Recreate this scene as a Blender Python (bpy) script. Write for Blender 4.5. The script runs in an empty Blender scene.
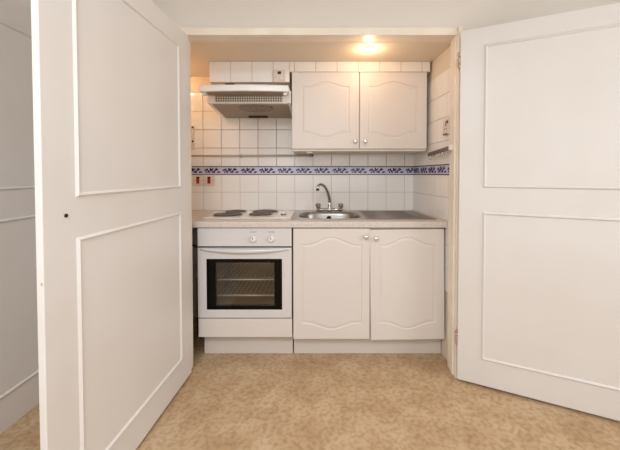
import bpy, bmesh, math, random
from mathutils import Vector, Matrix
C = bpy.context.scene.collection
PI = math.pi
RX = Matrix.Rotation
T = Matrix.Translation

# ------------------------------------------------------------------ materials
def lin(c):
    return tuple(((v / 255) / 12.92 if v <= 10 else (((v / 255) + .055) / 1.055) ** 2.4) for v in c)

def mat(name, rgb, rough=.5, metal=0, spec=.5, noise=None, bump=0, bscale=60, emit=None, coat=0):
    m = bpy.data.materials.new(name); m.use_nodes = True
    nt = m.node_tree; b = nt.nodes['Principled BSDF']
    col = lin(rgb)
    b.inputs['Base Color'].default_value = (*col, 1)
    b.inputs['Roughness'].default_value = rough
    b.inputs['Metallic'].default_value = metal
    b.inputs['Specular IOR Level'].default_value = spec
    b.inputs['Coat Weight'].default_value = coat
    tc = nt.nodes.new('ShaderNodeTexCoord')
    if noise:                                   # (second colour, scale, low, high)
        n = nt.nodes.new('ShaderNodeTexNoise'); n.inputs['Scale'].default_value = noise[1]
        n.inputs['Detail'].default_value = 5
        nt.links.new(tc.outputs['Object'], n.inputs['Vector'])
        r = nt.nodes.new('ShaderNodeValToRGB')
        r.color_ramp.elements[0].position = noise[2]; r.color_ramp.elements[1].position = noise[3]
        r.color_ramp.elements[0].color = (*lin(noise[0]), 1); r.color_ramp.elements[1].color = (*col, 1)
        nt.links.new(n.outputs['Fac'], r.inputs['Fac'])
        nt.links.new(r.outputs['Color'], b.inputs['Base Color'])
    if bump:
        n2 = nt.nodes.new('ShaderNodeTexNoise'); n2.inputs['Scale'].default_value = bscale
        n2.inputs['Detail'].default_value = 4
        nt.links.new(tc.outputs['Object'], n2.inputs['Vector'])
        bp = nt.nodes.new('ShaderNodeBump'); bp.inputs['Strength'].default_value = bump
        bp.inputs['Distance'].default_value = .01
        nt.links.new(n2.outputs['Fac'], bp.inputs['Height'])
        nt.links.new(bp.outputs['Normal'], b.inputs['Normal'])
    if emit:
        b.inputs['Emission Color'].default_value = (*lin(emit[0]), 1)
        b.inputs['Emission Strength'].default_value = emit[1]
    return m

M = {}
M['paint'] = mat('white_gloss_paint', (228, 222, 217), .38, noise=((225, 218, 212), 3, .35, .65), bump=.03, bscale=14)
M['wall'] = mat('wall_paint', (226, 216, 205), .7, bump=.05, bscale=40)
M['cream'] = mat('cream_paint', (232, 217, 198), .7, bump=.05, bscale=40)
M['jamb'] = mat('jamb_paint', (244, 233, 218), .45, noise=((238, 224, 206), 9, .35, .65))
M['unit'] = mat('white_foil_door', (224, 214, 206), .42)
M['carcass'] = mat('white_melamine', (222, 211, 198), .5)
M['plinth'] = mat('plinth_white', (215, 204, 194), .5)
M['enamel'] = mat('white_enamel', (218, 212, 210), .25, coat=.3)
M['tile'] = mat('glazed_tile', (247, 240, 233), .12, bump=.03, bscale=16)
M['grout'] = mat('grout', (204, 184, 167), .8)
M['border'] = mat('border_tile', (205, 198, 214), .15)
M['motif'] = mat('indigo_motif', (62, 48, 112), .2)
M['motif2'] = mat('plum_motif', (98, 70, 110), .2)
M['line'] = mat('border_line', (58, 48, 62), .25)
M['hob'] = mat('hob_enamel', (236, 229, 220), .2, coat=.3)
M['plate'] = mat('cast_iron', (84, 70, 60), .45, metal=.3)
M['chrome'] = mat('chrome', (200, 196, 190), .12, metal=1)
M['greyrail'] = mat('dull_chrome', (182, 172, 164), .4, metal=.1)
M['darkrail'] = mat('smoked_chrome', (116, 102, 96), .3, metal=.35)
M['screwbrown'] = mat('brown_plastic', (112, 90, 74), .45)
M['steel'] = mat('brushed_steel', (168, 162, 156), .3, metal=1)
M['drain'] = mat('drainer_steel', (150, 143, 138), .42, metal=.85)
M['dark'] = mat('black_plastic', (24, 20, 18), .4)
M['seal'] = mat('dark_gap', (52, 44, 40), .7)
M['black'] = mat('black_glass', (10, 6, 5), .15, spec=.15)
M['cavity'] = mat('oven_enamel', (170, 152, 132), .4, noise=((140, 122, 100), 6, .4, .65))
M['rack'] = mat('rack_wire', (240, 236, 228), .3, metal=.2)
M['plastic'] = mat('white_plastic', (236, 228, 220), .3)
M['offwhite'] = mat('aged_plastic', (226, 208, 194), .4)
M['red'] = mat('red_rocker', (168, 24, 28), .3)
M['hood'] = mat('hood_enamel', (246, 243, 240), .3)
M['hoodgrey'] = mat('hood_underside', (160, 142, 122), .45)
M['copper'] = mat('copper_pipe', (140, 96, 66), .4, metal=.8)
M['hinge'] = mat('painted_hinge', (214, 190, 168), .5, noise=((140, 105, 85), 120, .42, .55))
M['seam'] = mat('silicone', (222, 205, 190), .4)
M['glow'] = mat('warm_lamp', (255, 220, 160), .4, emit=((255, 206, 130), 9))
M['knobm'] = mat('pewter_knob', (228, 222, 216), .2, metal=.75)
M['lens'] = mat('lamp_lens', (150, 128, 104), .35, noise=((96, 74, 54), 90, .45, .55))
M['worktop'] = mat('speckled_laminate', (216, 205, 197), .35, noise=((206, 193, 183), 75, .38, .6))

def floor_mat():
    m = mat('worn_tan_floor', (196, 170, 138), .75)
    nt = m.node_tree; b = nt.nodes['Principled BSDF']
    tc = nt.nodes.new('ShaderNodeTexCoord')
    def nz(s, d, lo, hi, a, c):
        n = nt.nodes.new('ShaderNodeTexNoise'); n.inputs['Scale'].default_value = s; n.inputs['Detail'].default_value = d
        nt.links.new(tc.outputs['Object'], n.inputs['Vector'])
        r = nt.nodes.new('ShaderNodeValToRGB')
        r.color_ramp.elements[0].position = lo; r.color_ramp.elements[1].position = hi
        r.color_ramp.elements[0].color = (*lin(a), 1); r.color_ramp.elements[1].color = (*lin(c), 1)
        nt.links.new(n.outputs['Fac'], r.inputs['Fac'])
        return r.outputs['Color'], n
    big, _ = nz(6, 8, .34, .66, (184, 152, 116), (204, 176, 142))
    small, ns = nz(48, 8, .28, .56, (206, 190, 170), (255, 253, 250))
    mx = nt.nodes.new('ShaderNodeMix'); mx.data_type = 'RGBA'; mx.blend_type = 'MULTIPLY'
    mx.inputs[0].default_value = .7
    nt.links.new(big, mx.inputs[6]); nt.links.new(small, mx.inputs[7])
    nt.links.new(mx.outputs[2], b.inputs['Base Color'])
    bp = nt.nodes.new('ShaderNodeBump'); bp.inputs['Strength'].default_value = .35; bp.inputs['Distance'].default_value = .006
    nt.links.new(ns.outputs['Fac'], bp.inputs['Height']); nt.links.new(bp.outputs['Normal'], b.inputs['Normal'])
    return m
M['floor'] = floor_mat()

def mesh_filter_mat():
    m = mat('pierced_metal', (206, 196, 180), .4, metal=.3)
    nt = m.node_tree; b = nt.nodes['Principled BSDF']
    tc = nt.nodes.new('ShaderNodeTexCoord')
    mp = nt.nodes.new('ShaderNodeMapping'); mp.inputs['Rotation'].default_value = (0, PI / 4, 0)
    nt.links.new(tc.outputs['Object'], mp.inputs['Vector'])
    ch = nt.nodes.new('ShaderNodeTexChecker'); ch.inputs['Scale'].default_value = 85
    ch.inputs['Color1'].default_value = (*lin((226, 218, 204)), 1); ch.inputs['Color2'].default_value = (*lin((140, 122, 102)), 1)
    nt.links.new(mp.outputs['Vector'], ch.inputs['Vector'])
    nt.links.new(ch.outputs['Color'], b.inputs['Base Color'])
    return m
M['pierced'] = mesh_filter_mat()

def pane_mat():
    m = bpy.data.materials.new('oven_window_glass'); m.use_nodes = True
    nt = m.node_tree; nt.nodes.clear()
    o = nt.nodes.new('ShaderNodeOutputMaterial'); mx = nt.nodes.new('ShaderNodeMixShader')
    t = nt.nodes.new('ShaderNodeBsdfTransparent'); t.inputs['Color'].default_value = (.86, .82, .76, 1)
    g = nt.nodes.new('ShaderNodeBsdfGlossy'); g.inputs['Roughness'].default_value = .05
    mx.inputs['Fac'].default_value = .06
    nt.links.new(t.outputs[0], mx.inputs[1]); nt.links.new(g.outputs[0], mx.inputs[2])
    nt.links.new(mx.outputs[0], o.inputs['Surface'])
    return m
M['pane'] = pane_mat()

# ------------------------------------------------------------------ mesh helpers
def box(bm, x0, x1, y0, y1, z0, z1, bev=0, seg=2, mi=0, mx=None):
    r = bmesh.ops.create_cube(bm, size=1)
    vs = r['verts']
    bmesh.ops.scale(bm, vec=(abs(x1 - x0), abs(y1 - y0), abs(z1 - z0)), verts=vs)
    bmesh.ops.translate(bm, vec=((x0 + x1) / 2, (y0 + y1) / 2, (z0 + z1) / 2), verts=vs)
    fs = list({f for v in vs for f in v.link_faces})
    for f in fs: f.material_index = mi
    if bev:
        es = list({e for v in vs for e in v.link_edges})
        rr = bmesh.ops.bevel(bm, geom=es, offset=bev, segments=seg, affect='EDGES', profile=.5)
        vs = list({v for f in rr['faces'] for v in f.verts} | {v for v in vs if v.is_valid})
        for f in rr['faces']: f.material_index = mi
    if mx is not None: bmesh.ops.transform(bm, matrix=mx, verts=[v for v in vs if v.is_valid])
    return vs

def prism(bm, pts, axis, a, b, mi=0):
    """pts: 2D outline; axis 'x': (y,z) extruded a..b in x; 'y': (x,z); 'z': (x,y)."""
    def P(p, t):
        return {'x': (t, p[0], p[1]), 'y': (p[0], t, p[1]), 'z': (p[0], p[1], t)}[axis]
    v0 = [bm.verts.new(P(p, a)) for p in pts]; v1 = [bm.verts.new(P(p, b)) for p in pts]
    n = len(pts); fs = []
    for i in range(n):
        fs.append(bm.faces.new((v0[i], v0[(i + 1) % n], v1[(i + 1) % n], v1[i])))
    fs.append(bm.faces.new(v0[::-1])); fs.append(bm.faces.new(v1))
    for f in fs: f.material_index = mi
    return v0 + v1

def tube(bm, pts, r, n=12, caps=True, mi=0):
    pts = [Vector(p) for p in pts]; rings = []
    rs = r if isinstance(r, (list, tuple)) else [r] * len(pts)
    up = None
    for i, p in enumerate(pts):
        t = ((pts[min(i + 1, len(pts) - 1)] - pts[max(i - 1, 0)])).normalized()
        if up is None:
            up = Vector((0, 0, 1)) if abs(t.z) < .9 else Vector((1, 0, 0))
        s = t.cross(up).normalized(); up = s.cross(t).normalized()
        rings.append([bm.verts.new(p + (s * math.cos(2 * PI * k / n) + up * math.sin(2 * PI * k / n)) * rs[i]) for k in range(n)])
    for a, b in zip(rings, rings[1:]):
        for k in range(n):
            f = bm.faces.new((a[k], a[(k + 1) % n], b[(k + 1) % n], b[k])); f.smooth = True; f.material_index = mi
    if caps:
        for ring in (rings[0][::-1], rings[-1]):
            f = bm.faces.new(ring); f.material_index = mi
    return rings

def lathe(bm, prof, n=28, mx=None, mi=0, sx=1, sy=1):
    """prof: (radius, height) from bottom to top, about z."""
    rings = []; vs = []
    for r, h in prof:
        ring = [bm.verts.new((sx * r * math.cos(2 * PI * k / n), sy * r * math.sin(2 * PI * k / n), h)) for k in range(n)]
        rings.append(ring); vs += ring
    for a, b in zip(rings, rings[1:]):
        for k in range(n):
            f = bm.faces.new((a[k], a[(k + 1) % n], b[(k + 1) % n], b[k])); f.smooth = True; f.material_index = mi
    for ring in (rings[0][::-1], rings[-1]):
        f = bm.faces.new(ring); f.material_index = mi
    if mx is not None: bmesh.ops.transform(bm, matrix=mx, verts=vs)
    return vs

def BM(): return bmesh.new()

def obj(name, bm, m, parent=None, loc=None, rotz=0, smooth=None):
    bmesh.ops.recalc_face_normals(bm, faces=bm.faces)
    me = bpy.data.meshes.new(name); bm.to_mesh(me); bm.free()
    for k in (m if isinstance(m, (list, tuple)) else [m]): me.materials.append(M[k])
    o = bpy.data.objects.new(name, me); C.objects.link(o)
    if parent is not None: o.parent = parent
    if loc: o.location = loc
    o.rotation_euler.z = rotz
    if smooth: me.polygons.foreach_set('use_smooth', [True] * len(me.polygons))
    return o

def thing(name, label, cat, loc=(0, 0, 0), rotz=0, group=None):
    o = bpy.data.objects.new(name, None); C.objects.link(o); o.empty_display_size = .05
    o.location = loc; o.rotation_euler.z = rotz
    o['label'] = label; o['category'] = cat
    if group: o['group'] = group
    return o

def tag(o, label, cat, group=None):
    o['label'] = label; o['category'] = cat
    if group: o['group'] = group
    return o

def struct(name, bm, m, **k):
    o = obj(name, bm, m, **k)
    if o.parent is None: o['kind'] = 'structure'
    return o

# ------------------------------------------------------------------ the room
YB = 2.60                      # tiled back wall
XR0, XR1 = .765, .806          # right recess wall at the back / at the doorway (out of square)
YJ = 1.93                      # back face of the doorway wall
CEIL = 1.963
FZ = -.016                     # floor level
HX = -1.25                     # left end of the recess

bm = BM(); box(bm, -1.62, 2.5, -2.62, 2.72, -.1, FZ); struct('floor', bm, 'floor')
bm = BM(); box(bm, -1.62, 2.5, -2.62, 1.93, 2.42, 2.52); struct('ceiling', bm, 'wall')
bm = BM(); box(bm, HX - .1, .92, 1.93, 2.72, CEIL, CEIL + .1); struct('ceiling_recess', bm, 'cream')

def tiled_wall(name, x0, x1, z0, z1, cols, rows, slab_top, th=.1, slab_z0=0, mats=('cream', 'grout', 'tile')):
    """A wall facing -y at y=0 (local): plaster slab, grout bed and bevelled tiles between the given joints."""
    bm = BM()
    box(bm, x0, x1, .006, th, slab_z0 if slab_z0 else FZ, slab_top, mi=0)
    box(bm, x0, x1, .0012, .0065, z0, z1, mi=1)
    g = .0013
    for a, b in zip(cols, cols[1:]):
        a, b = max(a, x0), min(b, x1)
        if b - a < .012: continue
        for c, d in zip(rows, rows[1:]):
            box(bm, a + g, b - g, 0, .006, c + g, d - g, bev=.0014, seg=1, mi=2)
    return bm

rows_low = [.42, .57, .72, .87, 1.02, 1.163]
rows_up = [1.232, 1.382, 1.532, 1.682, 1.832]
cols = [-1.4066 + .15 * k for k in range(16)]
bm = tiled_wall('b', HX, XR0 + .004, .42, 1.832, cols, rows_low, CEIL)
bm2 = tiled_wall('b', HX, XR0 + .004, 1.232, 1.832, cols, rows_up, 1.30, slab_z0=1.25)
tmp = bpy.data.meshes.new('t'); bm2.to_mesh(tmp); bm2.free(); bm.from_mesh(tmp)
wb = struct('wall_back', bm, ['cream', 'grout', 'tile'], loc=(0, YB, 0))

ANG = math.atan2(XR1 - XR0, YB - YJ)
LR = math.hypot(XR1 - XR0, YB - YJ)
# right recess wall: local x runs from the back corner towards the camera
cols_r = [.15 * k for k in range(7)]
bm = tiled_wall('r', 0, LR, .42, 1.832, cols_r, rows_low, CEIL)
bm2 = tiled_wall('r', 0, LR, 1.232, 1.832, cols_r, rows_up, 1.30, slab_z0=1.25)
bm2.to_mesh(tmp); bm2.free(); bm.from_mesh(tmp)
wr = struct('wall_recess_right', bm, ['cream', 'grout', 'tile'], loc=(XR0, YB, 0))
wr.rotation_euler.z = -PI / 2 + ANG
bm = BM(); box(bm, HX - .1, HX, 1.93, 2.72, FZ, CEIL); struct('wall_recess_left', bm, 'cream')

# patterned border tiles on both tiled walls
def border(parent, x0, x1, cols, seed):
    bm = BM(); box(bm, x0, x1, -.0005, .005, 1.163, 1.232)
    b = obj('border_strip', bm, 'border', parent)
    bm = BM()
    for z in (1.1635, 1.2265): box(bm, x0, x1, -.003, 0, z, z + .005)
    obj('border_line', bm, 'line', b)
    bm = BM(); rnd = random.Random(seed)
    leaves = []
    for i in range(9):
        u = .020 + .108 * i / 8
        leaves.append((u, 1.198 + .013 * math.sin(i * 2.1 + .4), .6 + 1.1 * math.sin(i * 2.3), .0125 + .002 * math.sin(i * 5), .0068, i % 4 == 2))
    for i in range(7):
        leaves.append((.026 + .0165 * i, 1.198 - .016 * math.sin(i * 2.1 + .9), 2.0 + i * 1.3, .0088, .0055, i % 3 == 1))
    for a, bb in zip(cols, cols[1:]):
        for (u, z, an, l, w, k) in leaves:
            cx = a + u
            if cx - l < x0 or cx + l > x1: continue
            pts = []
            for t in range(10):
                q = 2 * PI * t / 10
                px, pz = l * math.cos(q), w * math.sin(q) * (1 - .25 * math.cos(q))
                pts.append((cx + px * math.cos(an) - pz * math.sin(an), z + px * math.sin(an) + pz * math.cos(an)))
            prism(bm, pts, 'y', -.0022, -.0004, mi=1 if k else 0)
    obj('border_motif', bm, ['motif', 'motif2'], b)
border(wb, HX, XR0 + .003, cols, 3)
border(wr, .003, LR, cols_r, 5)

# silicone bead along the right end of the worktop and a corner bead at the back
# bulkhead above hood and wall cupboard, faced with one row of tiles
bm = BM()
box(bm, -.78, XR0 + .012, 2.262, YB, 1.890, CEIL, mi=0)
box(bm, -.78, -.215, 2.262, YB, 1.8165, 1.890, mi=0)
box(bm, -.78, XR0 + .012, 2.2545, 2.263, 1.890, CEIL, mi=1)
box(bm, -.78, -.215, 2.2545, 2.263, 1.8165, 1.890, mi=1)
for k in range(11):
    a = -.78 + .15 * k; b = min(a + .15, XR0 + .012)
    if k < 3: box(bm, a + .0016, b - .0016, 2.25, 2.256, 1.818, 1.9605, bev=.0014, seg=1, mi=2)
    elif k == 3:
        box(bm, a + .0016, -.2166, 2.25, 2.256, 1.818, 1.9605, bev=.0014, seg=1, mi=2)
        box(bm, -.2134, b - .0016, 2.25, 2.256, 1.890, 1.9605, bev=.0014, seg=1, mi=2)
    else: box(bm, a + .0016, b - .0016, 2.25, 2.256, 1.890, 1.9605, bev=.0014, seg=1, mi=2)
struct('wall_bulkhead', bm, ['cream', 'grout', 'tile'])

# doorway wall, lining and casing
bm = BM()
box(bm, -1.62, -.812, 1.85, YJ, FZ, 2.42)
box(bm, .812, 2.5, 1.85, YJ, FZ, 2.42)
box(bm, -.812, .812, 1.85, YJ, 2.008, 2.42)
struct('wall_doorway', bm, 'wall')
bm = BM()
box(bm, -.811, -.781, 1.832, YJ, FZ, 2.007, bev=.002)
box(bm, .786, .811, 1.815, YJ, FZ, 2.007, bev=.002)
box(bm, -.781, .786, 1.832, YJ, CEIL + .002, 2.007, bev=.002)
box(bm, .779, .787, 1.842, 1.885, FZ, CEIL, bev=.003)
struct('trim_1', bm, 'jamb')

# room walls: panelled wall on the left, plain right wall, rear wall with a window opening behind the camera
def moulding_frame(bm, x0, x1, z0, z1, y=0, w=.017, d=.008):
    """Rectangular applied moulding, mitred, standing off -y from y."""
    prof = [(0, 0), (.25, .55), (.5, 1), (.75, .75), (1, 0)]
    rings = []
    for cx, cz, sx, sz in ((x0, z0, 1, 1), (x1, z0, -1, 1), (x1, z1, -1, -1), (x0, z1, 1, -1)):
        rings.append([bm.verts.new((cx + sx * t * w, y - h * d + .0005, cz + sz * t * w)) for t, h in prof])
    for i in range(4):
        a, b = rings[i], rings[(i + 1) % 4]
        for k in range(len(prof) - 1):
            bm.faces.new((a[k], a[k + 1], b[k + 1], b[k]))
        bm.faces.new((a[0], b[0], b[-1], a[-1]))

wl = BM(); box(wl, 0, 4.45, 0, .1, FZ, 2.42)
wl = struct('wall_left', wl, 'paint', loc=(-1.66, -2.6, 0), rotz=0)
wl.rotation_euler.z = PI / 2 - .0
# local x -> +y, local -y -> +x
wl.location = (-1.455, -2.6, 0); wl.rotation_euler.z = PI / 2
for (a, b) in ((.15, 1.35), (1.55, 2.75), (2.95, 4.3)):
    for (z0, z1) in ((.143, .963), (1.093, 1.87)):
        bm = BM(); moulding_frame(bm, a, b, z0, z1); obj('panel_moulding', bm, 'paint', wl)
bm = BM(); box(bm, 2.4, 2.5, -2.62, 1.85, FZ, 2.42); struct('wall_right', bm, 'wall')
bm = BM()
box(bm, -1.455, 2.4, -2.62, -2.52, FZ, .8); box(bm, -1.455, 2.4, -2.62, -2.52, 2.2, 2.42)
box(bm, -1.455, -1.27, -2.62, -2.52, .8, 2.2); box(bm, 1.47, 2.4, -2.62, -2.52, .8, 2.2)
struct('wall_rear', bm, 'wall')

# ------------------------------------------------------------------ the two open doors of the kitchen cupboard
def panel_door(name, label, w, h, th, stile, loc, rotz, face=-1):
    """Local: hinge at x=0, leaf along +x, visible face at y=0 looking to -y, thickness +y."""
    bm = BM(); box(bm, 0, w, 0, th, .0, h, bev=.003)
    d = obj(name, bm, 'paint', loc=loc, rotz=rotz)
    d['kind'] = 'structure'; d['label'] = label; d['category'] = 'door'
    for z0, z1 in ((.143, .963), (1.093, 1.87)):
        bm = BM(); moulding_frame(bm, stile, w - stile, z0, z1); obj('panel_moulding', bm, 'paint', d)
    return d

# right leaf: hinged on the right jamb, swung out past ninety degrees
AR = math.atan2(-.44, .9)
d2 = panel_door('door_2', 'white panelled door on the right, hinged beside the kitchen units, swung wide open', .955, 1.965, .022, .119, (.782, 1.782, 0), AR)
# left leaf: visible face looks to +x; local x runs towards the camera
DL = .938
d1 = panel_door('door_1', 'white panelled door on the left with a small dark knob hole, standing open toward the room', DL, 1.965, .022, .118, (-.757, 1.845, 0), 0)
ang = math.atan2(-1, -.044)                 # towards the camera and slightly left
d1.rotation_euler.z = ang
d1.scale = (1, 1, 1)
# flip so that the moulded face looks to +x
for o in [d1] + list(d1.children):
    o.data.transform(Matrix.Scale(-1, 4, (0, 1, 0))); o.data.flip_normals()
bm = BM(); lathe(bm, [(.0062, 0), (.0062, .003), (.004, .0035)], 14, T((.858, .0002, 1.040)) @ RX(-PI / 2, 4, 'X'))
h = obj('knob_hole', bm, 'dark', d1); h['label'] = 'small dark knob hole'
bm = BM(); box(bm, DL - .0005, DL + .0012, -.0075, -.003, .846, .856, bev=.0005)
h = obj('catch_plate', bm, 'greyrail', d1); h['label'] = 'small metal catch plate on the door edge'
# hinges on the right leaf
for z in (.20, 1.765):
    bm = BM()
    for k in range(5): lathe(bm, [(.0055, 0), (.007, .001), (.007, .015), (.0055, .016)], 12, T((-.007, -.001, z + .0165 * k)))
    box(bm, -.006, .002, -.0008, .002, z + .002, z + .082)
    obj('hinge', bm, 'hinge', d2)

# ------------------------------------------------------------------ raised-panel cupboard doors
def arch_outline(x0, x1, zb, zt, rise, drop, n=36):
    xc, hw = (x0 + x1) / 2, (x1 - x0) / 2
    def s(x):
        u = min(1, abs(x - xc) / (hw * .88)); return .5 * (1 + math.cos(PI * u))
    xs = [x0 + (x1 - x0) * i / n for i in range(n + 1)]
    return [(x, zb - drop * s(x)) for x in xs] + [(x, zt + rise * s(x)) for x in reversed(xs)]

def arch_door(w, h, th, side, zb, zt, rise, drop):
    """Local: x 0..w, z 0..h, front face at y=0, thickness +y. Routed groove round an arched field."""
    bm = BM()
    e = .003
    P0 = arch_outline(side, w - side, zb, zt, rise, drop)
    rings = [arch_outline(side + d, w - side - d, zb + d, zt - d, rise, drop) for d in (0, .004, .007, .020)]
    ys = [0, .0035, .0035, .0005]
    R = []
    for pts, y in zip(rings, ys): R.append([bm.verts.new((x, y, z)) for x, z in pts])
    for a, b in zip(R, R[1:]):
        n = len(a)
        for i in range(n): bm.faces.new((a[i], a[(i + 1) % n], b[(i + 1) % n], b[i]))
    n = len(P0) // 2
    q = R[-1]
    for i in range(n - 1):
        bm.faces.new((q[i], q[i + 1], q[2 * n - 2 - i], q[2 * n - 1 - i]))
    outer = [bm.verts.new(p) for p in ((e, 0, e), (w - e, 0, e), (w - e, 0, h - e), (e, 0, h - e))]
    lo, hi = R[0][:n], R[0][n:][::-1]                     # both from left to right
    bb = [bm.verts.new((v.co.x, 0, e)) for v in lo]; tt = [bm.verts.new((v.co.x, 0, h - e)) for v in hi]
    for i in range(n - 1):
        bm.faces.new((bb[i], bb[i + 1], lo[i + 1], lo[i])); bm.faces.new((hi[i], hi[i + 1], tt[i + 1], tt[i]))
    bm.faces.new((outer[0], bb[0], lo[0], hi[0], tt[0], outer[3]))
    bm.faces.new((bb[-1], outer[1], outer[2], tt[-1], hi[-1], lo[-1]))
    def ring(i, y): return [bm.verts.new((i, y, i)), bm.verts.new((w - i, y, i)), bm.verts.new((w - i, y, h - i)), bm.verts.new((i, y, h - i))]
    r1, r2 = ring(0, e), ring(0, th)
    for a, b in ((outer, r1), (r1, r2)):
        for i in range(4): bm.faces.new((a[i], a[(i + 1) % 4], b[(i + 1) % 4], b[i]))
    bm.faces.new(r2)
    return bm

def knob(parent, x, z, k=1.0):
    bm = BM()
    prof = [(.006, 0), (.006, .008), (.0095, .011), (.0145, .015), (.0155, .019), (.0135, .0235), (.008, .026), (.002, .0265)]
    lathe(bm, [(r * k, hh * k) for r, hh in prof], 24, T((x, .0005, z)) @ RX(PI / 2, 4, 'X'))
    return obj('knob', bm, 'knobm', parent)

YF = 2.0      # faces of the base doors
# sink base cupboard
sb = thing('base_cupboard', 'wide white base cupboard under the sink with two arched-panel doors', 'cupboard', (.312, 2.3, 0))
def loc_part(name, bm, m, root, x=0, y=0, z=0):
    return obj(name, bm, m, root, (x - root.location.x, y - root.location.y, z - root.location.z))
bm = BM()
for a, b in ((-.163, -.147), (.306, .322), (.747, .763)): box(bm, a, b, 2.024, 2.58, .13, .825)
box(bm, -.147, .754, 2.024, 2.58, .13, .146); box(bm, -.147, .754, 2.57, 2.585, .146, .825)
box(bm, -.147, .754, 2.024, 2.04, .79, .825)
loc_part('carcass', bm, 'carcass', sb)
bm = BM(); box(bm, -.172, .797, 2.066, 2.082, FZ + .001, .124, bev=.001); loc_part('plinth', bm, 'plinth', sb)
H1 = .703
dA = loc_part('door', arch_door(.487, .711, .019, .05, .102, .608, .048, .04), 'unit', sb, -.1705, YF, .1145)
knob(dA, .460, .658)
dB = loc_part('door', arch_door(.472, .709, .019, .058, .108, .612, .048, .04), 'unit', sb, .3245, YF, .1075)
dB.rotation_euler.y = math.radians(-.75)      # dropped on its hinges: the knob side hangs low
knob(dB, .039, .654)
# ---------------------------------------------------------------- oven and its housing
ho = thing('oven_housing', 'white oven housing with a plain lower panel and plinth, left of base cupboard', 'cupboard', (-.478, 2.3, 0))
bm = BM()
box(bm, -.777, -.761, 2.024, 2.58, .13, .829); box(bm, -.196, -.181, 2.024, 2.58, .13, .829)
box(bm, -.761, -.196, 2.024, 2.58, .222, .236)
loc_part('carcass', bm, 'carcass', ho)
bm = BM(); box(bm, -.776, -.178, YF + .001, 2.02, .1275, .2455, bev=.002); loc_part('lower_panel', bm, 'unit', ho)
bm = BM(); box(bm, -.762, -.180, 2.066, 2.082, FZ + .001, .122, bev=.001); loc_part('plinth', bm, 'plinth', ho)

ov = thing('oven', 'white built-under electric oven with dark-framed glass door and two knobs', 'oven', (-.478, 2.3, .262))
X0, X1 = -.777, -.180
bm = BM()                                          # body with an open cavity
box(bm, X0 + .02, X0 + .058, 2.045, 2.53, .255, .826); box(bm, X1 - .064, X1 - .02, 2.045, 2.53, .255, .826)
box(bm, X0 + .058, X1 - .064, 2.045, 2.53, .69, .826); box(bm, X0 + .058, X1 - .064, 2.045, 2.53, .255, .30)
box(bm, X0 + .058, X1 - .064, 2.50, 2.53, .30, .69)
loc_part('oven_cavity', bm, 'cavity', ov)
bm = BM(); box(bm, X0, X1, YF - .001, 2.044, .7105, .828, bev=.003)
cp = loc_part('control_panel', bm, 'enamel', ov)
bm = BM(); box(bm, X0 + .004, X1 - .004, 2.012, 2.04, .700, .711); loc_part('panel_gap', bm, 'dark', ov)
for kx in (-.4225, -.3085):
    bm = BM()
    mxk = T((kx, YF - .0005, .757)) @ RX(PI / 2, 4, 'X')
    lathe(bm, [(.0215, 0), (.0215, .004), (.018, .006), (.0165, .018), (.0145, .0205), (.003, .021)], 28, mxk)
    kk = loc_part('control_knob', bm, 'plastic', ov)
    bm = BM(); box(bm, kx - .002, kx + .002, YF - .0225, YF - .0205, .757, .770, bev=.0005)
    p = obj('pointer', bm, 'dark', kk)
    bm = BM()
    rr = random.Random(int(kx * 1000))
    xx = kx - .021
    while xx < kx + .018:
        ww = rr.uniform(.003, .006); box(bm, xx, xx + ww, YF - .0016, YF - .0009, .801, .804); xx += ww + .0018
    for q in range(9):
        an = PI * (.5 + (q - 4) * .19)
        box(bm, kx + .028 * math.cos(an) - .0008, kx + .028 * math.cos(an) + .0008, YF - .0016, YF - .0009, .757 + .028 * math.sin(an) - .0012, .757 + .028 * math.sin(an) + .0012)
    obj('panel_marking', bm, 'seal', cp, (-cp.location.x - ov.location.x, -cp.location.y - ov.location.y, -cp.location.z - ov.location.z))
# oven door: white frame, black glass border, clear pane, bowed lip handle
bm = BM()
zd0, zd1 = .2525, .701
gx0, gx1, gz0, gz1 = -.7215, -.2415, .305, .630
box(bm, X0, gx0, YF, 2.032, zd0, zd1, bev=.002); box(bm, gx1, X1, YF, 2.032, zd0, zd1, bev=.002)
box(bm, gx0 - .003, gx1 + .003, YF, 2.032, zd0, gz0, bev=.002); box(bm, gx0 - .003, gx1 + .003, YF, 2.032, gz1, zd1, bev=.002)
od = loc_part('door', bm, 'enamel', ov)
ix0, ix1, iz0, iz1 = -.6635, -.290, .329, .608
bm = BM()
box(bm, gx0, ix0, YF + .001, 2.03, gz0, gz1); box(bm, ix1, gx1, YF + .001, 2.03, gz0, gz1)
box(bm, ix0, ix1, YF + .001, 2.03, gz0, iz0); box(bm, ix0, ix1, YF + .001, 2.03, iz1, gz1)
obj('glass_border', bm, 'black', od)
bm = BM(); box(bm, ix0, ix1, YF + .002, YF + .005, iz0, iz1); obj('window_pane', bm, 'pane', od)
bm = BM()
N = 24; xs = [X0 + .018 + (X1 - X0 - .036) * i / N for i in range(N + 1)]
rings = []
for i, x in enumerate(xs):
    u = 2 * i / N - 1; b = max(0, 1 - u * u)
    d = .004 + .024 * b ** .7; low = .689 - .018 * b
    rings.append([bm.verts.new(p) for p in ((x, YF + .002, .698), (x, YF - d * .7, .697), (x, YF - d, .692), (x, YF - d, low + .004), (x, YF - d * .8, low), (x, YF - d * .55, low + .004), (x, YF + .002, .69))])
for a, b in zip(rings, rings[1:]):
    n = len(a)
    for k in range(n): bm.faces.new((a[k], a[(k + 1) % n], b[(k + 1) % n], b[k]))
bm.faces.new(rings[0]); bm.faces.new(rings[-1][::-1])
obj('handle', bm, 'enamel', od, smooth=True)
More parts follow.
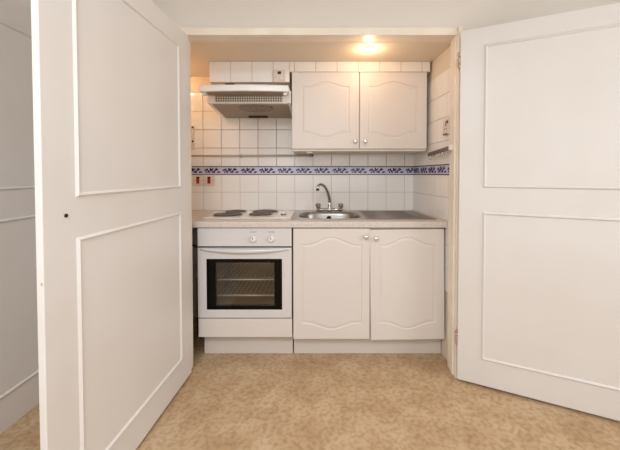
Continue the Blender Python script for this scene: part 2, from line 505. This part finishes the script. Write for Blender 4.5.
for z in (.359, .4655):
    bm = BM()
    tube(bm, [(X0 + .06, 2.10, z), (X1 - .066, 2.10, z)], .0055, 8); tube(bm, [(X0 + .06, 2.47, z), (X1 - .066, 2.47, z)], .003, 8)
    for k in range(15):
        x = X0 + .075 + k * .0322
        tube(bm, [(x, 2.10, z + .004), (x, 2.47, z + .004)], .0011, 6)
    loc_part('rack', bm, 'rack', ov)

# ---------------------------------------------------------------- worktop, hob, sink, taps
def wall_x(y): return XR0 + (XR1 - XR0) * (YB - y) / (YB - YJ)
WT0, WT1 = .832, .870
YW = 1.985
bm = BM()
hx0, hx1, hy0, hy1 = -.765, -.205, 2.14, 2.475        # hob cut-out
sx0, sx1, sy0, sy1 = -.16, .293, 2.10, 2.475          # bowl cut-out
def slab(x0, x1, y0, y1):
    box(bm, x0, x1, y0, y1, WT0, WT1)
slab(HX + .002, hx0, 2.0, YB - .001); slab(hx0, hx1, 2.0, hy0); slab(hx0, hx1, hy1, YB - .001)
slab(hx1, sx0, 2.0, YB - .001); slab(sx0, sx1, 2.0, sy0); slab(sx0, sx1, sy1, YB - .001)
prism(bm, [(sx1, 2.0), (wall_x(2.0) - .001, 2.0), (wall_x(YB) - .001, YB - .001), (sx1, YB - .001)], 'z', WT0, WT1)
xe = wall_x(1.99) - .003
# rounded post-formed front edge
pr = [(2.0, WT0), (1.987, WT0), (1.985, WT0 + .003)] + [(1.985 + .010 * (1 - math.cos(a)), WT1 - .010 + .010 * math.sin(a)) for a in [PI / 2 * k / 5 for k in range(6)]] + [(2.0, WT1)]
prism(bm, pr, 'x', HX + .002, xe)
wt = tag(obj('worktop', bm, 'worktop'), 'pale speckled laminate worktop running across the base units', 'worktop')
bm = BM()
ya, yb = 1.99, YB - .002
for (y0, y1) in ((ya, yb),):
    v = [(wall_x(y0) - .011, y0), (wall_x(y0) - .0015, y0), (wall_x(y1) - .0015, y1), (wall_x(y1) - .011, y1)]
    prism(bm, v, 'z', WT1, WT1 + .009)
bx = obj('sealant_bead', bm, 'seam', wt); bx['label'] = 'cream sealant bead along the right wall'

hb = thing('hob', 'white enamel electric hob with four dark solid plates set in the worktop', 'hob', (-.495, 2.31, .8705))
bm = BM(); box(bm, -.785, -.197, 2.112, 2.515, .8705, .8775, bev=.003); box(bm, -.758, -.212, 2.15, 2.465, .835, .871)
loc_part('hob_tray', bm, 'hob', hb)
for x, y, r in ((-.652, 2.235, .098), (-.648, 2.43, .077), (-.424, 2.255, .080), (-.420, 2.43, .094)):
    bm = BM()
    lathe(bm, [(r + .006, 0), (r + .006, .003), (r + .001, .004)], 40, mi=0)
    lathe(bm, [(r, .0025), (r, .008), (r - .004, .0105), (r * .42, .0105), (r * .38, .0085), (.002, .0085)], 40, mi=1)
    loc_part('hot_plate', bm, ['greyrail', 'plate'], hb, x, y, .8775)
bm = BM(); lathe(bm, [(.021, 0), (.021, .003), (.012, .0035)], 24, mi=1); lathe(bm, [(.015, .003), (.0135, .016), (.011, .018), (.002, .018)], 24, mi=0)
loc_part('hob_knob', bm, ['plastic', 'dark'], hb, -.262, 2.27, .8775)

sk = thing('sink', 'stainless steel inset sink with oval bowl on the left and flat drainer', 'sink', (.28, 2.31, .8705))
bm = BM()
# top sheet with an oval-ended bowl opening, plus the bowl below
bcx, bcy, bw, bd = .070, 2.288, .218, .182
NB = 64
def sup(k, w, d, e=3.2):
    t = 2 * PI * k / NB; c, s = math.cos(t), math.sin(t)
    return (bcx + w * math.copysign(abs(c) ** (2 / e), c), bcy + d * math.copysign(abs(s) ** (2 / e), s))
Z = .8745
def skx(y): return wall_x(y) - .030
def outer_pt(k):
    t = 2 * PI * k / NB; c, s = math.cos(t), math.sin(t)
    return c, s
levels = [(bw + .012, bd + .012, Z), (bw + .006, bd + .006, Z - .001), (bw, bd, Z - .005), (bw - .006, bd - .006, Z - .03), (bw - .012, bd - .012, Z - .11), (bw - .035, bd - .035, Z - .138), (bw - .09, bd - .09, Z - .145), (.03, .03, Z - .148)]
R = [[bm.verts.new((*sup(k, w, d), z)) for k in range(NB)] for w, d, z in levels]
for a, b in zip(R, R[1:]):
    for k in range(NB):
        f = bm.faces.new((a[k], a[(k + 1) % NB], b[(k + 1) % NB], b[k])); f.smooth = True
bm.faces.new(R[-1])
# surrounding sheet: a rectangle around the bowl split in four
L, Rr, F, B = -.186, .305, 2.078, 2.53
corn = [bm.verts.new((Rr, B, Z)), bm.verts.new((L, B, Z)), bm.verts.new((L, F, Z)), bm.verts.new((Rr, F, Z))]
q = NB // 8
idx = [q, 3 * q, 5 * q, 7 * q]
for i in range(4):
    a, b = idx[i], idx[(i + 1) % 4]
    seq = []
    k = a
    while True:
        seq.append(R[0][k % NB])
        if k % NB == b % NB: break
        k += 1
    bm.faces.new([corn[i]] + seq + [corn[(i + 1) % 4]])
bmesh.ops.triangulate(bm, faces=[f for f in bm.faces if len(f.verts) > 6])
prism(bm, [(L, F), (Rr, F), (Rr, F + .008), (L, F + .008)], 'z', .8706, Z - .0002); prism(bm, [(L, B - .008), (Rr, B - .008), (Rr, B), (L, B)], 'z', .8706, Z - .0002)
prism(bm, [(L, F), (L + .008, F), (L + .008, B), (L, B)], 'z', .8706, Z - .0002)
loc_part('bowl', bm, 'steel', sk)
bm = BM()
prism(bm, [(.3055, F), (skx(F), F), (skx(B), B), (.3055, B)], 'z', .8706, .8738)
for k in range(9):
    y = F + .06 + k * .043
    tube(bm, [(.33, y, .8738), (.66, y, .8738)], .0022, 6)
for y0, y1 in ((F, F + .008), (B - .008, B)):
    prism(bm, [(.3055, y0), (skx(y0), y0), (skx(y1), y1), (.3055, y1)], 'z', .8736, .8752)
loc_part('drainer', bm, 'drain', sk)
bm = BM(); lathe(bm, [(.019, 0), (.019, .003), (.012, .004)], 24, T((bcx, bcy + bd - .0085, .825)) @ RX(PI / 2, 4, 'X'))
o = loc_part('overflow', bm, 'dark', sk)
bm = BM(); lathe(bm, [(.028, 0), (.028, .004), (.006, .002)], 24, T((bcx, bcy, Z - .1475))); loc_part('waste', bm, 'dark', sk)

tp = thing('mixer_tap', 'chrome two-handle mixer tap with swan-neck spout behind the sink bowl', 'tap', (.075, 2.5, .8752))
bm = BM()
tube(bm, [(-.092, 0, .0145), (-.06, 0, .0145), (-.03, 0, .0145), (0, 0, .0145), (.03, 0, .0145), (.06, 0, .0145), (.092, 0, .0145)], [.014, .012, .009, .012, .009, .012, .014], 14)
lathe(bm, [(.018, 0), (.017, .012), (.0125, .026), (.012, .05), (.0115, .085)], 20)
obj('bridge_body', bm, 'chrome', tp)
bm = BM()
base = [(0, 0, .08), (0, -.002, .095), (-.004, -.008, .115), (-.012, -.018, .145), (-.025, -.032, .175), (-.042, -.048, .2), (-.06, -.063, .213), (-.076, -.076, .213), (-.087, -.086, .204), (-.092, -.09, .19), (-.0925, -.0905, .178)]
tube(bm, base, [.0125, .012, .0118, .0115, .011, .0105, .0102, .010, .010, .010, .011], 16)
sp = obj('spout', bm, 'chrome', tp)
bm = BM(); lathe(bm, [(.0112, 0), (.0125, .002), (.0125, .011), (.011, .012)], 18, T((-.0925, -.0905, .167))); obj('spout_nozzle', bm, 'dark', sp)
for s in (-1, 1):
    bm = BM()
    lathe(bm, [(.013, 0), (.012, .012), (.009, .018), (.009, .026)], 18, T((s * .089, 0, .004)))
    n = 32; prof = [(.011, .024), (.0165, .03), (.0185, .042), (.0185, .055), (.015, .06), (.002, .0615)]
    rings = [[bm.verts.new((s * .089 + r * (1 + .09 * math.cos(4 * 2 * PI * k / n)) * math.cos(2 * PI * k / n), r * (1 + .09 * math.cos(4 * 2 * PI * k / n)) * math.sin(2 * PI * k / n), h + .002)) for k in range(n)] for r, h in prof]
    for a, b in zip(rings, rings[1:]):
        for k in range(n): bm.faces.new((a[k], a[(k + 1) % n], b[(k + 1) % n], b[k]))
    bm.faces.new(rings[0]); bm.faces.new(rings[-1])
    obj('tap_handle', bm, 'chrome', tp)

# ---------------------------------------------------------------- wall cupboard and cooker hood
wc = thing('wall_cupboard', 'white two-door wall cupboard with arched panels above the sink', 'cupboard', (.278, 2.43, 1.33))
YC = 2.252
bm = BM(); box(bm, -.198, .756, 2.272, 2.585, 1.338, 1.888, bev=.001); box(bm, -.198, .756, 2.268, 2.585, 1.333, 1.347); loc_part('carcass', bm, 'carcass', wc)
HW = .541
dA = loc_part('door', arch_door(.475, HW, .018, .068, .110, .442, .034, .036), 'unit', wc, -.199, YC, 1.3475); knob(dA, .448, .052)
dB = loc_part('door', arch_door(.475, HW, .018, .062, .110, .442, .034, .036), 'unit', wc, .281, YC, 1.3475); knob(dB, .039, .052)
bm = BM(); box(bm, -.10, -.055, 2.30, 2.34, 1.320, 1.3335, bev=.004); o = loc_part('fixing_block', bm, 'plastic', wc); o['label'] = 'small white block under the cupboard'

hd = thing('cooker_hood', 'white slim cooker hood with pierced grille mounted above the hob', 'cooker hood', (-.5, 2.35, 1.63))
bm = BM()
prism(bm, [(2.236, 1.668), (2.236, 1.752), (2.592, 1.80), (2.592, 1.624), (2.40, 1.644)], 'x', -.79, -.205)
loc_part('body', bm, 'hood', hd)
bm = BM()                                         # slightly bowed canopy lip
xs = [-.792 + .582 * i / 20 for i in range(21)]
rings = []
for i, x in enumerate(xs):
    u = 2 * i / 20 - 1; yb_ = 2.095 - .022 * (1 - u * u)
    rings.append([bm.verts.new(p) for p in ((x, 2.235, 1.757), (x, yb_ + .018, 1.757), (x, yb_ + .003, 1.75), (x, yb_, 1.742), (x, yb_, 1.714), (x, yb_ + .006, 1.710), (x, yb_ + .02, 1.712), (x, yb_ + .02, 1.722), (x, 2.235, 1.722))])
for a, b in zip(rings, rings[1:]):
    n = len(a)
    for k in range(n): bm.faces.new((a[k], a[(k + 1) % n], b[(k + 1) % n], b[k]))
bm.faces.new(rings[0]); bm.faces.new(rings[-1][::-1])
vz = loc_part('visor', bm, 'hood', hd)
bm = BM(); box(bm, -.775, -.225, 2.118, 2.233, 1.719, 1.7225); o = loc_part('visor_lining', bm, 'hoodgrey', hd)
for x in (-.772, -.232):
    bm = BM(); box(bm, x - .012, x + .012, 2.118, 2.145, 1.694, 1.721, bev=.003); loc_part('visor_clip', bm, 'plastic', hd)
bm = BM(); box(bm, -.735, -.262, 2.229, 2.236, 1.674, 1.716); loc_part('grille', bm, 'pierced', hd)
bm = BM()
def und(y): return 1.668 - .024 * (y - 2.236) / .164 if y < 2.40 else 1.644 - .020 * (y - 2.40) / .192
prism(bm, [(2.255, und(2.255) - .004), (2.255, und(2.255) + .002), (2.575, und(2.575) + .002), (2.575, und(2.575) - .004), (2.40, und(2.40) - .004)], 'x', -.76, -.225)
loc_part('filter_tray', bm, 'hoodgrey', hd)
bm = BM(); lathe(bm, [(.125, -.004), (.125, 0), (.118, .001)], 40, T((-.465, 2.33, 1.6495)) @ RX(math.radians(-7.8), 4, 'X'), sy=.62)
loc_part('lamp_lens', bm, 'lens', hd)
bm = BM(); box(bm, -.565, -.415, 2.515, 2.545, und(2.53) - .014, und(2.53) - .003, bev=.002); loc_part('filter_catch', bm, 'seal', hd)
bm = BM(); box(bm, -.62, -.56, 2.0755, 2.10, 1.7568, 1.7592); loc_part('visor_slot', bm, 'seal', hd)

# ---------------------------------------------------------------- wall fittings
def back_fitting(x, z): return (x, YB, z)
sg = 'red-rocker cooker switches on the tiled back wall'
for i, (x, lab) in enumerate(((-.998, 'left one of the two white switches with a red rocker above the worktop'), (-.907, 'right one of the two white switches with a red rocker, nearer the hob'))):
    s = thing('wall_switch', lab, 'switch', (x, YB, 1.115), 0, sg)
    bm = BM(); box(bm, -.043, .043, -.010, -.0005, -.043, .043, bev=.003); obj('switch_plate', bm, 'offwhite', s)
    bm = BM(); box(bm, -.012, .012, -.015, -.009, -.024, .018, bev=.002); obj('rocker', bm, 'red', s)
    bm = BM(); box(bm, -.013, .013, -.013, -.009, .018, .032, bev=.002); obj('rocker_window', bm, 'dark', s)
    for q in (-1, 1):
        bm = BM(); lathe(bm, [(.004, 0), (.004, .0012), (.002, .002)], 12, T((q * .031, -.0098, 0)) @ RX(PI / 2, 4, 'X')); obj('screw', bm, 'greyrail', s)

s = thing('fused_spur', 'white square spur plate with a small black switch on tiles above the hood', 'switch', (-.285, 2.25, 1.856))
bm = BM(); box(bm, -.043, .043, -.010, -.0005, -.043, .043, bev=.003); obj('spur_plate', bm, 'offwhite', s)
bm = BM(); box(bm, -.012, .012, -.015, -.009, .014, .032, bev=.002); obj('rocker', bm, 'dark', s)
bm = BM(); lathe(bm, [(.016, 0), (.016, .002), (.0125, .003), (.0125, .0015), (.002, .0015)], 24, T((.02, -.0098, -.012)) @ RX(PI / 2, 4, 'X')); obj('fuse_holder', bm, 'plastic', s)
bm = BM(); lathe(bm, [(.0035, 0), (.0035, .0015), (.002, .002)], 12, T((-.026, -.0098, -.008)) @ RX(PI / 2, 4, 'X')); obj('screw', bm, 'greyrail', s)

# back-wall rail
r = thing('towel_rail', 'long thin grey metal rail fixed along the tiled back wall', 'rail', (-.6, YB, 1.318))
bm = BM(); tube(bm, [(-.57, -.028, -.002), (.532, -.028, .002)], .0072, 14); obj('rail_bar', bm, 'greyrail', r)
for x in (-.53, -.046, .528):
    bm = BM(); lathe(bm, [(.013, .0005), (.013, .004), (.006, .006), (.006, .026)], 16, T((x, 0, 0)) @ RX(PI / 2, 4, 'X')); lathe(bm, [(.0095, -.008), (.0095, .008)], 16, T((x, -.028, 0)) @ RX(PI / 2, 4, 'Y')); obj('bracket', bm, 'greyrail', r)
bm = BM(); lathe(bm, [(.009, 0), (.0095, .002), (.0095, .012), (.007, .014)], 16, T((.53, -.028, .002)) @ RX(PI / 2, 4, 'Y')); o = obj('end_cap', bm, 'dark', r); o['label'] = 'black end cap'

# narrow screwed plate beside the left door
r = thing('wall_plate', 'narrow upright wall plate with two dark screws beside the left door', 'bracket', (-1.04, YB, 1.465))
bm = BM(); box(bm, -.009, .012, -.008, -.0005, -.10, .10, bev=.002); obj('back_plate', bm, 'offwhite', r)
for z in (-.03, .085):
    bm = BM(); lathe(bm, [(.008, 0), (.008, .003), (.004, .005)], 14, T((.002, -.0075, z)) @ RX(PI / 2, 4, 'X')); obj('screw', bm, 'seal', r)

# right-wall fittings share the wall's direction
def on_right(y, z, off=0):
    n = Vector((-math.cos(ANG), -math.sin(ANG), 0))
    return (wall_x(y) + n.x * off, y + n.y * off, z)
RZ = -PI / 2 + ANG           # local x towards the camera, local -y off the wall
r = thing('towel_rail', 'short chrome towel rail with white end cap on the right wall', 'rail', on_right(2.04, 1.316), RZ)
r.rotation_euler.y = -.07
bm = BM(); box(bm, -.17, .145, -.042, -.030, -.014, .012, bev=.003); obj('rail_bar', bm, 'darkrail', r)
bm = BM(); box(bm, .145, .168, -.045, -.027, -.017, .015, bev=.003); o = obj('end_cap', bm, 'plastic', r); o['label'] = 'white end cap'
for x in (-.15, .1):
    bm = BM(); lathe(bm, [(.013, .0005), (.013, .004), (.006, .006), (.006, .032)], 16, T((x, 0, 0)) @ RX(PI / 2, 4, 'X')); obj('bracket', bm, 'greyrail', r)
for x in (-.11, .03, .07):
    bm = BM(); tube(bm, [(x, -.038, -.012), (x, -.038, -.03), (x, -.044, -.04), (x, -.054, -.038), (x, -.057, -.028)], .0028, 8); obj('hook', bm, 'chrome', r)
s = thing('wall_socket', 'white single socket plate on the right wall near the door jamb', 'socket', on_right(2.005, 1.468), RZ)
bm = BM(); box(bm, -.043, .043, -.010, -.0005, -.05, .05, bev=.003); obj('socket_plate', bm, 'offwhite', s)
bm = BM(); box(bm, .012, .034, -.017, -.009, .018, .034, bev=.002); obj('rocker', bm, 'screwbrown', s)
bm = BM(); box(bm, -.004, .004, -.0112, -.0095, .004, .02); box(bm, -.018, -.010, -.0112, -.0095, -.018, -.012); box(bm, .008, .016, -.0112, -.0095, -.018, -.012); obj('socket_hole', bm, 'seal', s)
bm = BM(); box(bm, -.03, .024, -.016, -.009, -.052, -.043, bev=.001); obj('base_edge', bm, 'screwbrown', s)

# pipes and cable in the gap left of the oven
pg = 'pipes in the gap left of the oven'
for z, dx, lab in ((.235, 0, 'lower capped copper pipe in the dark gap beside the oven'), (.43, -.03, 'upper capped copper pipe in the dark gap beside the oven')):
    p = thing('pipe', lab, 'pipe', (-.86 + dx, 2.26 - dx, FZ), 0, pg)
    bm = BM(); tube(bm, [(0, 0, .0005), (0, 0, z), (.006, 0, z + .012), (.02, 0, z + .016), (.05 - dx, 0, z + .016)], .0075, 12); obj('tube', bm, 'copper', p)
    bm = BM(); lathe(bm, [(.012, 0), (.013, .004), (.013, .026), (.012, .03)], 6, T((.03 - dx, 0, z + .016)) @ RX(PI / 2, 4, 'Y')); obj('pipe_cap', bm, 'dark', p)
bm = BM(); tube(bm, [(-1.2, 2.57, FZ + .004), (-1.18, 2.55, .2), (-1.1, 2.45, .55), (-1.0, 2.3, .71), (-.88, 2.2, .67), (-.81, 2.2, .625), (-.785, 2.2, .608)], .0045, 8)
tag(obj('cable', bm, 'dark'), 'dark cable looping up in the gap left of the oven', 'cable')

# ---------------------------------------------------------------- lamps
def downlight(x, y, lab, power):
    d = thing('downlight', lab, 'ceiling light', (x, y, CEIL), 0, 'small warm ceiling lights in the kitchen recess')
    bm = BM(); lathe(bm, [(.034, -.008), (.04, -.006), (.042, -.0005)], 28); obj('lamp_rim', bm, 'plastic', d)
    bm = BM(); lathe(bm, [(.012, -.016), (.024, -.014), (.03, -.008)], 28); obj('lamp_bulb', bm, 'glow', d)
    l = bpy.data.lights.new('downlight_light', 'POINT'); l.energy = power; l.color = (1, .67, .40); l.shadow_soft_size = .03
    lo = bpy.data.objects.new('downlight_light', l); C.objects.link(lo); lo.location = (x, y, CEIL - .055)
downlight(.31, 2.03, 'small warm ceiling light in front of the wall cupboard', 1.55)
downlight(-1.18, 2.30, 'small warm ceiling light in the left corner of the recess', 2.0)

def area(name, loc, rot, sx, sy, e, col):
    l = bpy.data.lights.new(name, 'AREA'); l.shape = 'RECTANGLE'; l.size = sx; l.size_y = sy; l.energy = e; l.color = col
    o = bpy.data.objects.new(name, l); C.objects.link(o); o.location = loc; o.rotation_euler = rot
    return o
area('rear_fill_light', (.1, -2.5, 1.5), (PI / 2, 0, 0), 2.7, 1.35, 20, (.83, .93, 1))  # added frontal fill behind the camera, set in an assumed window opening
area('overhead_fill_light', (-.4, -.45, 2.38), (0, 0, 0), 0.9, .9, 48, (.85, .93, 1))  # unseen overhead fill, added to stand in for bounced flash
area('side_fill_light', (2.36, .1, 1.6), (0, PI / 2, 0), 1.2, 1.4, 28, (.83, .93, 1))  # fill added to brighten the left door; the right wall has no window

w = bpy.data.worlds.new('world'); bpy.context.scene.world = w; w.use_nodes = True
w.node_tree.nodes['Background'].inputs['Color'].default_value = (.9, .95, 1, 1)
w.node_tree.nodes['Background'].inputs['Strength'].default_value = .8

# ---------------------------------------------------------------- camera
cam = bpy.data.cameras.new('camera'); co = bpy.data.objects.new('camera', cam); C.objects.link(co)
co.location = (0, 0, 1.17); co.rotation_euler = (PI / 2 - math.radians(1.35), 0, 0)
cam.sensor_width = 36; cam.lens = 317 / 620 * 36
cam.shift_x = -10 / 620; cam.shift_y = -43.6 / 620; cam.clip_start = .02
sc = bpy.context.scene; sc.camera = co
sc.view_settings.view_transform = 'Standard'; sc.view_settings.look = 'None'
sc.view_settings.exposure = 0; sc.view_settings.gamma = 1
sc.view_settings.use_curve_mapping = False
sc.cycles.use_denoising = True
